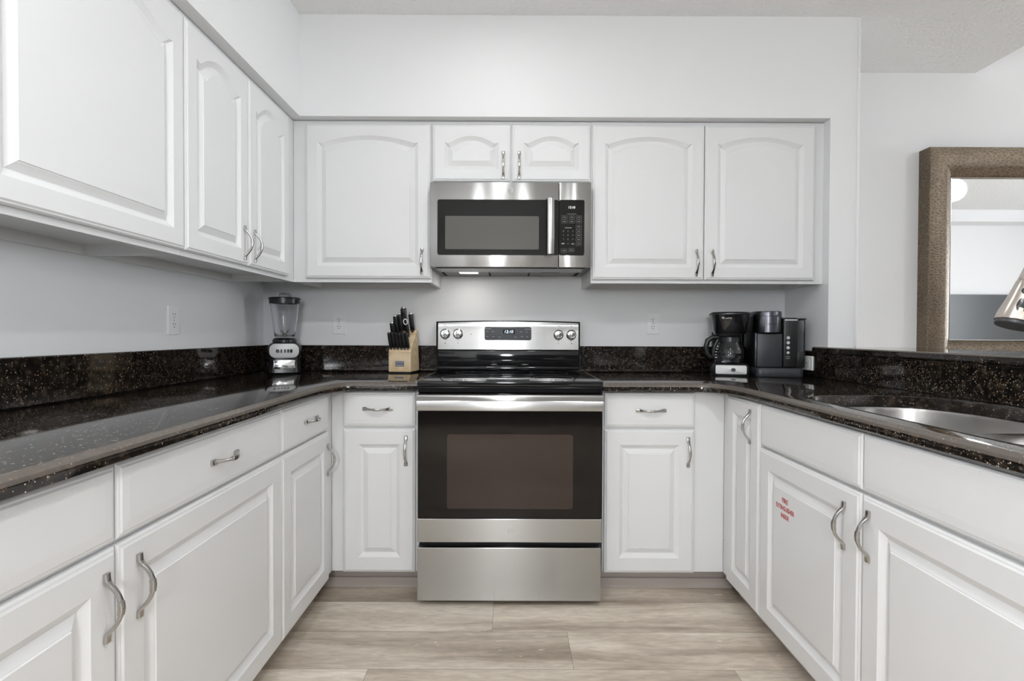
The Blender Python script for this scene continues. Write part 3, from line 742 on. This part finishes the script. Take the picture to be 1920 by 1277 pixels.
# underside of the microwave
part('vent_panel', 'black_gloss', lambda b: box(b, -.350, .348, -.384, -.235, 1.4215, 1.4300), mw)
for x0, x1 in ((-.335, -.112), (-.105, .090), (.097, .330)):
    part('underside_panel', 'hood_metal', lambda b: box(b, x0, x1, -.232, -.030, 1.4245, 1.4375, .003, 1), mw)
part('lamp_lens', 'hood_lens', lambda b: box(b, -.258, -.165, -.210, -.160, 1.4225, 1.4243, .0005, 1), mw, label='glowing lamp lens')
part('lamp_lens', 'black_gloss', lambda b: box(b, .150, .245, -.205, -.185, 1.4225, 1.4243, .0005, 1), mw, label='dark lamp lens')
hl = area('hood_light', (-.21, -.185, 1.422), (0, 0, 0), .09, .05, .4, (1, .97, .9)); hl.parent = None

# ------------------------------------------------------------------ sockets
def outlet(label, loc, rz, horizontal=False, nx=(0, 0, 0)):
    t = thing('wall_socket', label, 'socket', loc, rz, None)
    R = Matrix.Rotation(PI / 2, 4, 'Y') if horizontal else Matrix()
    def p(name, mat, fn, smooth=None, parent=t):
        bm = B(); fn(bm); bmesh.ops.transform(bm, matrix=R, verts=bm.verts); return obj(name, bm, mat, parent, smooth=smooth)
    p('plate', 'plate_white', lambda b: plate(b, rrect(.070, .114, .004, 3), -.0058, -.0004, .0022), 30)
    for dz in (.0195, -.0195):
        def oval(b):
            pts = []
            for k in range(32):
                a = 2 * PI * k / 32; x, z = .0172 * math.cos(a), .0172 * math.sin(a)
                pts.append((x, dz + max(-.0140, min(.0140, z))))
            plate(b, pts, -.0072, -.0056, .0006)
        r = p('receptacle', 'plate_white', oval, 40)
        def slots(b):
            box(b, -.0076, -.0052, -.0076, -.0070, dz + .0010, dz + .0085); box(b, .0052, .0076, -.0076, -.0070, dz + .0020, dz + .0080)
            plate(b, [(.0024 * math.cos(2 * PI * k / 12), dz - .0070 + .0024 * math.sin(2 * PI * k / 12)) for k in range(12)], -.0076, -.0070)
        p('slots', 'slot_dark', slots, None, r)
    p('screw', 'pewter', lambda b: plate(b, [(.0026 * math.cos(2 * PI * k / 12), .0026 * math.sin(2 * PI * k / 12)) for k in range(12)], -.0066, -.0056))
outlet('white double socket on the back wall between blender and knife block', (-.9255, 0, 1.168), 0)
outlet('white double socket on the back wall left of the coffee makers', (.7690, 0, 1.174), 0)
outlet('white double socket on the left wall above the splashback', (XL, -.768, 1.166), PI / 2)
outlet('white sideways socket low behind the pod coffee machine', (XR - .0206, -.258, .979), -PI / 2, True)

# ------------------------------------------------------------------ blender
ZO = ZT + .0006
bl = thing('blender', 'countertop blender with clear jar and silver front in the left corner', 'blender', (-1.150, -.165, ZO), math.radians(21))
def sq(w, d, r, z, cy=0.0): return [(x, y + cy, z) for x, y in rrect(w, d, r, 6)]
def bbase(b):
    loft(b, [sq(.142, .150, .030, 0), sq(.150, .158, .032, .004), sq(.146, .152, .034, .03), sq(.143, .148, .036, .062), sq(.152, .150, .040, .085), sq(.160, .152, .045, .110),
             sq(.156, .148, .050, .130), sq(.140, .138, .055, .145), sq(.116, .120, .055, .152)])
bb = obj('base', (lambda b: (bbase(b), b)[1])(B()), 'black_plastic', bl, smooth=40)
def curved(b, pts, yf, t_=.003, bulge=.010, w=.14):
    f = lambda x: yf + bulge * (2 * x / w) ** 2
    loft(b, [[(x, f(x) + t_, z) for x, z in pts], [(x, f(x), z) for x, z in pts], [(x * .97, f(x) - .001, z * .97 + .03 * sum(q[1] for q in pts) / len(pts)) for x, z in pts]])
def cpl(b): curved(b, rrect(.136, .070, .030, 8, 0, .113), -.0795, .012, .006)
bp = obj('front_plate', (lambda b: (cpl(b), b)[1])(B()), 'silver_plastic', bl, smooth=40)
tag(bp, 'silver front plate')
for k, (x, w) in enumerate(((-.030, .015), (-.0125, .009), (.004, .009), (.0185, .009), (.033, .011))):
    b_ = B(); curved(b_, rrect(w, .0175, min(w, .0175) * .42, 5, x, .112), -.0822, .003, .006, .14); obj('button', b_, 'black_plastic', bp, smooth=40)
b_ = B(); curved(b_, rrect(.098, .046, .006, 5, 0, .044), -.0780, .010, .0035); tag(obj('lower_band', b_, 'chrome', bl, smooth=40), 'mirror-like lower band')
b_ = B(); lathe(b_, [(.054, .150), (.058, .153), (.058, .166), (.052, .172), (.048, .176)], 32); obj('collar', b_, 'black_plastic', bl, smooth=40)
def jar(b):
    n = 40
    def lp(r, z, k): return [(r * (1 + k * abs(math.sin(2 * a)) ** 2) * math.cos(a), r * (1 + k * abs(math.sin(2 * a)) ** 2) * math.sin(a), z) for a in [2 * PI * i / n for i in range(n)]]
    out = [lp(.046, .1765, .0), lp(.049, .190, .0), lp(.053, .220, .02), lp(.060, .270, .04), lp(.066, .320, .05), lp(.0685, .356, .05), lp(.070, .370, .05)]
    inn = [lp(.067, .370, .05), lp(.0655, .356, .05), lp(.063, .320, .05), lp(.057, .270, .04), lp(.050, .220, .02), lp(.046, .192, 0), lp(.040, .184, 0)]
    loft(b, out + inn)
b_ = B(); jar(b_); jr = obj('jar', b_, 'clear_glass', bl, smooth=50); jr['label'] = 'clear jar'
def blade(b):
    lathe(b, [(.014, .1845), (.012, .192), (.005, .197), (.004, .206)], 16)
    for k in range(4):
        a = PI / 4 + k * PI / 2; up = .014 if k % 2 else -.002
        tube(b, [(0, 0, .202), (.014 * math.cos(a), .014 * math.sin(a), .203), (.028 * math.cos(a), .028 * math.sin(a), .205 + up)], [.004, .004, .001], 6, True, .4)
b_ = B(); blade(b_); obj('blade', b_, 'pewter', bl, smooth=40)
def lid(b):
    n = 40
    def lp(r, z): return [(r * (1 + .05 * abs(math.sin(2 * a)) ** 2) * math.cos(a), r * (1 + .05 * abs(math.sin(2 * a)) ** 2) * math.sin(a), z) for a in [2 * PI * i / n for i in range(n)]]
    loft(b, [lp(.0715, .352), lp(.0725, .3705), lp(.0775, .3715), lp(.0775, .3755), lp(.072, .3800), lp(.036, .3830)])
    # hollow skirt so that the jar rim is not swallowed
def lid2(b):
    n = 40
    def lp(r, z): return [(r * (1 + .05 * abs(math.sin(2 * a)) ** 2) * math.cos(a), r * (1 + .05 * abs(math.sin(2 * a)) ** 2) * math.sin(a), z) for a in [2 * PI * i / n for i in range(n)]]
    loft(b, [lp(.0705, .3706), lp(.0715, .350), lp(.0730, .350), lp(.0735, .3700), lp(.0775, .3712), lp(.0775, .3755), lp(.072, .3800), lp(.036, .3830)])
b_ = B(); lid2(b_); ld = obj('lid', b_, 'black_plastic', bl, smooth=40)
b_ = B(); lathe(b_, [(.031, .3832), (.033, .400), (.0335, .4015), (.030, .4030), (.001, .4030)], 28); obj('filler_cap', b_, 'tank_plastic', ld, smooth=40)

# ------------------------------------------------------------------ knife block and knives
KB = thing('knife_block', 'pale wooden knife block with grey plaque beside the range', 'knife block', (-.552, -.112, ZO), math.radians(-7))
def kblock(b):
    prof = [(-.072, .006), (-.072, .108), (-.066, .112), (.030, .221), (.046, .221), (.072, .010), (.072, .006)]
    loft(b, [[(x, y, z) for y, z in prof] for x in (-.058, .058)])
b_ = B(); kblock(b_); bmesh.ops.bevel(b_, geom=[e for e in b_.edges], offset=.0015, segments=1, affect='EDGES'); kbk = obj('block', b_, 'pale_wood', KB, smooth=20)
b_ = B(); box(b_, -.055, .055, -.069, .069, 0, .0062); obj('foot_pad', b_, 'black_plastic', KB)
b_ = B(); plate(b_, rrect(.048, .030, .003, 3, .000, .047), -.0728, -.0715, .0004); pq = obj('plaque', b_, 'plaque_grey', KB)
b_ = B(); [box(b_, -.017 + .0068 * k, -.013 + .0068 * k, -.0732, -.0726, .0445, .0505) for k in range(6)]; obj('plaque_mark', b_, 'dark_metal', pq)
# the sloping top: from (-.066,.112) to (.030,.221)
sl0, sl1 = Vector((0, -.066, .112)), Vector((0, .030, .221))
KM = WM[KB.name]
def knife(label, x, s, length, wid, thick, lean, kind, group=None, cat='knife', name='kitchen_knife'):
    """handle stands on the slope at fraction s; lean = tilt forward from vertical"""
    base = sl0.lerp(sl1, s) + Vector((x, -.001, .0012))
    wp = KM @ base
    t = bpy.data.objects.new(name, None); C.objects.link(t); t.empty_display_size = .03
    M = KM @ Matrix.Translation(base) @ Matrix.Rotation(lean, 4, 'X') @ Matrix.Rotation(math.radians(-4), 4, 'Y')
    t.matrix_world = M; WM[t.name] = M; tag(t, label, cat, group)
    if kind == 'steel':
        b = B(); lathe(b, [(.007, .002), (.0085, .02), (.0095, .05), (.0085, length - .012), (.006, length)], 16); obj('handle', b, 'black_plastic', t, smooth=40)
        b = B(); tube(b, [(.0105 * math.cos(a), -.0115, length - .004 + .014 * math.sin(a)) for a in [2 * PI * k / 20 for k in range(21)]], .0026, 8, False); obj('hanging_ring', b, 'plate_white', t, smooth=40)
        return t
    b = B()
    prof = [(0, .72), (.02, .80), (.30, .95), (.55, .88), (.80, 1.0), (.93, 1.12), (1.0, .95)]
    L = []
    for f, k in prof:
        sway = -.003 * math.sin(PI * f)
        L.append([(px, sway + py, .010 + f * (length - .010)) for px, py in rrect(thick * 1.32, wid * k * 1.2, thick * .32, 3)])
    loft(b, L); h = obj('handle', b, 'black_plastic', t, smooth=45)
    b = B(); loft(b, [[(px, py, z) for px, py in rrect(thick * w, wid * k, thick * .2, 3)] for z, k, w in ((0, .66, .7), (.003, .74, .95), (.0102, .74, 1.0))]); obj('bolster', b, 'steel_rivet', t, smooth=45)
    if kind == 'big':
        b = B(); loft(b, [[(px, py, z) for px, py in rrect(thick * .98, wid * k, thick * .3, 3)] for z, k in ((length + .0002, .98), (length + .004, 1.0), (length + .008, .72))]); obj('end_cap', b, 'steel_rivet', t, smooth=45)
    b = B()
    for f in ((.28, .5, .72) if kind == 'big' else (.35, .65)):
        z = .010 + f * (length - .010); sw = -.003 * math.sin(PI * f)
        for sg in (-1, 1):
            loft(b, [[(sg * (thick / 2 + dx), sw + .0019 * math.cos(2 * PI * k / 10), z + .0019 * math.sin(2 * PI * k / 10)) for k in range(10)] for dx in (-.001, .0004)])
    obj('rivets', b, 'steel_rivet', h)
    return t
steakpos = [-.046, -.0285, -.0105, .008, .0255, .0430]
ordn = ('first from the left', 'second from the left', 'third from the left', 'third from the right', 'second from the right', 'first from the right')
for k, x in enumerate(steakpos):
    knife('black steak knife in the front row of the knife block, ' + ordn[k], x, .05, .088 + .003 * random.random(), .0155, .0118, math.radians(13 + random.uniform(-1, 1)), 'small', 'steak knives in the knife block', 'knife', 'steak_knife')
for lab, x, s, ln, w, th, le in (
        ('black handled knife lowest at the left side of the knife block', -.046, .50, .088, .021, .0165, 12),
        ('wide black handled knife at the left back of the knife block', -.034, .72, .100, .024, .0165, 11),
        ('slim black handled knife just left of the tallest one in the block', -.0155, .84, .098, .021, .0145, 10),
        ('tallest black handled knife standing at the back of the block', .003, .90, .122, .027, .0185, 9),
        ('black handled knife at the right back corner of the knife block', .042, .86, .096, .022, .0165, 9)):
    knife(lab, x, s, ln, w, th, math.radians(le), 'big', 'large knives in the knife block')
knife('sharpening steel with a pale ring on its handle in the knife block', .024, .62, .088, .02, .016, math.radians(12), 'steel', None, 'sharpening steel', 'sharpening_steel')

# ------------------------------------------------------------------ drip coffee maker and its carafe
cm = thing('coffee_maker', 'black drip coffee maker with silver base panel, left of the pod machine', 'coffee maker', (1.104, -.190, ZO), math.radians(-17))
def cmbase(b):
    loft(b, [sq(.172, .220, .03, 0), sq(.176, .224, .032, .006), sq(.174, .222, .034, .040), sq(.160, .205, .036, .056)])
b_ = B(); cmbase(b_); cb = obj('base', b_, 'black_plastic', cm, smooth=40)
b_ = B(); L = []
for dy, k in ((.010, 1.0), (0.0, 1.0), (-.0008, .97)):
    L.append([(x * k, -.1190 + dy + (z - .031) * .16 + .0035 * (x / .07) ** 2, .031 + (z - .031) * k) for x, z in rrect(.140, .042, .007, 4, 0, .031)])
loft(b_, L); fp = obj('front_panel', b_, 'silver_plastic', cm, smooth=40); fp['label'] = 'silver front panel'
b_ = B(); plate(b_, [(.010 + .0105 * math.cos(2 * PI * k / 20), .031 + .0085 * math.sin(2 * PI * k / 20)) for k in range(20)], -.1225, -.1170, .001); obj('switch', b_, 'charcoal_plastic', fp, smooth=40)
b_ = B(); lathe(b_, [(.064, .0562), (.066, .0580), (.060, .0590), (.001, .0585)], 32, 0, -.035, 0); obj('hot_plate', b_, 'black_matte', cm, smooth=40)
b_ = B(); loft(b_, [sq(.156, .066, .02, .054, .074), sq(.156, .066, .02, .214, .074)]); obj('tower', b_, 'black_gloss', cm, smooth=40)
b_ = B(); loft(b_, [sq(.146, .196, .05, .205, .004), sq(.156, .206, .055, .225, .002), sq(.172, .216, .060, .285, 0), sq(.176, .220, .062, .300, 0)]); hs = obj('brew_head', b_, 'black_gloss', cm, smooth=40)
b_ = B(); loft(b_, [sq(.184, .226, .064, .3004, 0), sq(.184, .226, .064, .306, 0), sq(.170, .212, .06, .3125, 0)]); obj('lid', b_, 'black_plastic', cm, smooth=40)
text('front_lettering', 'MR. COFFEE', 'plate_white', hs, .046, .0085, (-.020, -.1075, .283))
cf = thing('carafe', 'glass coffee carafe with black handle on the coffee maker hot plate', 'carafe', (1.0938, -.2235, ZO + .0593), math.radians(-17))
b_ = B(); n_ = 40
lathe(b_, [(.050, .0), (.058, .003), (.067, .020), (.0705, .040), (.068, .062), (.060, .085), (.051, .105), (.0475, .118), (.049, .124), (.047, .124), (.0455, .118), (.049, .105), (.058, .085), (.066, .062), (.0685, .040), (.065, .021), (.056, .005), (.001, .004)], 40, 0, 0, 0)
gj = obj('jug', b_, 'clear_glass', cf, smooth=50)
b_ = B(); lathe(b_, [(.0508, .106), (.0535, .106), (.0515, .122), (.0515, .130), (.046, .134), (.001, .135)], 36); obj('collar_lid', b_, 'black_plastic', cf, smooth=40)
b_ = B(); tube(b_, [(-.050, -.012, .128), (-.080, -.016, .128), (-.104, -.020, .112), (-.112, -.022, .080), (-.108, -.021, .048), (-.092, -.018, .028), (-.072, -.014, .030)], [.009, .0095, .010, .010, .0095, .009, .007], 10, True, 1.3)
obj('handle', b_, 'black_plastic', cf, smooth=50)
b_ = B(); tube(b_, [(-.052, -.012, .120), (-.068, -.014, .090), (-.076, -.015, .055), (-.073, -.014, .030)], .006, 8, True, 1.6); obj('handle_strap', b_, 'black_plastic', cf, smooth=50)
def gmarks(b):
    for z in (.028, .042, .056, .070, .084):
        r = .0720 if z < .06 else .0720 - (z - .06) * .42
        a = PI + .42
        box(b, r * math.cos(a) - .004, r * math.cos(a) + .004, r * math.sin(a) - .001, r * math.sin(a), z - .0012, z + .0012)
b_ = B(); gmarks(b_); obj('level_marks', b_, 'plate_white', gj)

# ------------------------------------------------------------------ pod coffee machine
kg = thing('pod_coffee_machine', 'black single-serve pod coffee machine with four round buttons in the right corner', 'coffee machine', (1.313, -.200, ZO), math.radians(-10))
b_ = B(); loft(b_, [sq(.210, .250, .02, 0, -.02), sq(.214, .254, .022, .005, -.02), sq(.212, .252, .022, .036, -.02), sq(.206, .246, .022, .041, -.02)]); obj('base', b_, 'charcoal_plastic', kg, smooth=40)
b_ = B(); box(b_, -.098, .026, -.075, .095, .0415, .212, .006, 2); obj('body', b_, 'black_plastic', kg, smooth=40)
b_ = B(); box(b_, -.090, .024, -.092, -.0755, .044, .206, .003, 2); tag(obj('front_panel', b_, 'charcoal_plastic', kg, smooth=40), 'charcoal front panel')
b_ = B()
L = [[(x, y + cy, z) for x, y in [( -.034 + .066 * math.cos(a), -.052 + .066 * math.sin(a)) for a in [PI + PI * k / 24 for k in range(25)]] + [(.032, .09), (-.100, .09)]] for z, cy in ((.2125, 0), (.2135, -.001), (.290, -.001), (.291, 0))]
loft(b_, L); hd_ = obj('brew_head', b_, 'dark_metal', kg, smooth=40)
text('head_lettering', 'KEURIG', 'black_plastic', hd_, .040, .0075, (-.034, -.1192, .254))
b_ = B(); L = [[(x * s_c - .034 * (1 - s_c), y * s_c, z) for x, y in [(-.034 + .064 * math.cos(a), -.050 + .064 * math.sin(a)) for a in [PI + PI * k / 24 for k in range(25)]] + [(.030, .085), (-.098, .085)]] for z, s_c in ((.2918, 1.0), (.312, 1.0), (.316, .97))]
loft(b_, L); obj('lid', b_, 'dark_metal', kg, smooth=40)
b_ = B(); box(b_, .0265, .094, -.096, .095, .0415, .284, .008, 3); col = obj('side_column', b_, 'black_plastic', kg, smooth=40)
b_ = B(); box(b_, .034, .090, -.0975, -.0955, .270, .2765); obj('silver_strip', b_, 'silver_plastic', col)
for z, r in ((.187, .0078), (.163, .0078), (.139, .0078), (.115, .0068)):
    b_ = B(); plate(b_, [(.049 + r * math.cos(2 * PI * k / 24), z + r * math.sin(2 * PI * k / 24)) for k in range(24)], -.0985, -.0958, .0008); obj('button', b_, 'silver_plastic', col, smooth=40)
b_ = B(); [box(b_, .049 - .009, .049 + .009, -.0966, -.0958, z - .0016, z + .0016) for z in (.096, .087)]; obj('column_marks', b_, 'grey_print', col)
b_ = B(); box(b_, .0955, .136, -.070, .085, .120, .274, .006, 2)
bmi = bmesh.new(); bmi.free()
tk = obj('water_tank', b_, 'tank_plastic', kg, smooth=40); tk['label'] = 'clear water tank'
b_ = B(); box(b_, .0955, .138, -.074, .088, .2745, .282, .003, 2); obj('tank_lid', b_, 'black_plastic', kg, smooth=40)
b_ = B(); box(b_, .0955, .136, -.070, .085, .0415, .1195, .004, 2); obj('tank_base', b_, 'black_plastic', kg, smooth=40)

# ------------------------------------------------------------------ framed mirror on the dining wall
mr = thing('framed_mirror', 'large wall mirror in a wide embossed bronze frame above the bar top', 'mirror', (2.85, YD, .93))
X0, X1, Z0, Z1 = 2.296, 3.42, .935, 2.150
prof = [(0, YD - .001), (0, .052), (.003, .048), (.03, .0455), (.065, .047), (.095, .053), (.122, .064), (.142, .080), (.152, .093), (.152, YD - .001)]
def frame_piece(b, side):
    L = []
    for d, y in prof:
        a, c, e, f = X0 + d, X1 - d, Z0 + d, Z1 - d
        if side == 'L': L.append([(a, y, e), (a, y, f)])
        if side == 'R': L.append([(c, y, e), (c, y, f)])
        if side == 'T': L.append([(a, y, f), (c, y, f)])
        if side == 'B': L.append([(a, y, e), (c, y, e)])
    m = 8
    L2 = [[tuple(Vector(p[0]).lerp(Vector(p[1]), k / m)) for k in range(m + 1)] for p in L]
    rows = loft(b, L2, False, False, closed=False)
    for k in (0, m): b.faces.new([r[k] for r in rows])
    for k in range(m): b.faces.new((rows[0][k], rows[0][k + 1], rows[-1][k + 1], rows[-1][k]))
def frame(b):
    L = []
    for d, y in prof:
        a, c, e, f = X0 + d, X1 - d, Z0 + d, Z1 - d
        L.append([(a, y, e), (c, y, e), (c, y, f), (a, y, f)])
    rows = loft(b, L, False, False)
    for i in range(4): b.faces.new((rows[0][i], rows[0][(i + 1) % 4], rows[-1][(i + 1) % 4], rows[-1][i]))
fr = part('frame', 'embossed_bronze', frame, mr, 25)
def beads(b):
    d = .1545; y = .093
    a, c, e, f = X0 + d, X1 - d, Z0 + d, Z1 - d
    for p, q in (((a, e), (a, f)), ((a, f), (c, f)), ((a, e), (c, e)), ((c, e), (c, f))):
        n = int(math.hypot(q[0] - p[0], q[1] - p[1]) / .0075)
        pts = [(p[0] + (q[0] - p[0]) * k / (2 * n), y, p[1] + (q[1] - p[1]) * k / (2 * n)) for k in range(2 * n + 1)]
        tube(b, pts, [.0036 if k % 2 else .0018 for k in range(2 * n + 1)], 6)
part('beading', 'pewter', beads, fr, 50, 'beaded inner edge')
part('glass', 'mirror_glass', lambda b: box(b, X0 + .150, X1 - .150, .102, .110, Z0 + .150, Z1 - .150), mr, label='mirror glass')
# ------------------------------------------------------------------ ceiling lamps and the added fill globe
for lab, (lx, ly, lr, lw) in zip(('round recessed ceiling lamp just in front of the range', 'round recessed ceiling lamp nearer the sink side', 'round recessed ceiling lamp nearer the left cabinets'), LAMPS):
    t = thing('recessed_lamp', lab, 'ceiling lamp', (lx, ly, ZC))
    b_ = B(); lathe(b_, [(lr + .025, -.0005), (lr + .022, -.008), (lr + .004, -.012), (lr, -.004), (lr, -.0005)], 36, cap0=False, cap1=False); obj('trim_ring', b_, 'plate_white', t, smooth=40)
    b_ = B(); lathe(b_, [(lr - .001, -.0008), (lr - .001, -.006), (lr - .006, -.008)], 36); obj('lens', b_, 'lamp_lens', t, smooth=40)
for k, (lab, (gx, gy, gz, gr, gw)) in enumerate(zip(('large globe fill light added on a stand behind the viewer', 'globe ceiling lamp hanging in the dining room'), GLOBES)):
    hang = k == 1; zc = ZHI if hang else 0.0  # the standing globe is an added, unseen fill light that flattens the shading
    t = thing('pendant_lamp' if hang else 'fill_globe_lamp', lab, 'lamp', (gx, gy, zc))
    b_ = B()
    if hang: lathe(b_, [(.06, -.0005), (.06, -.015), (.012, -.030), (.008, -.034), (.008, gz + gr - zc - .004), (.03, gz + gr - zc - .006), (.03, gz + gr - zc - .012)], 24)
    else: lathe(b_, [(.13, .0005), (.13, .012), (.02, .022), (.010, .03), (.010, gz - gr - .004), (.03, gz - gr - .002), (.03, gz - gr + .004)], 24)
    obj('stem', b_, 'satin_nickel', t, smooth=40)
    b_ = B(); lathe(b_, [(max(gr * math.sin(PI * q / 16), gr * .02), gz - zc + gr * math.cos(PI * q / 16)) for q in range(0, 17)], 28); obj('globe', b_, 'globe_glow_%d' % k, t, smooth=60)
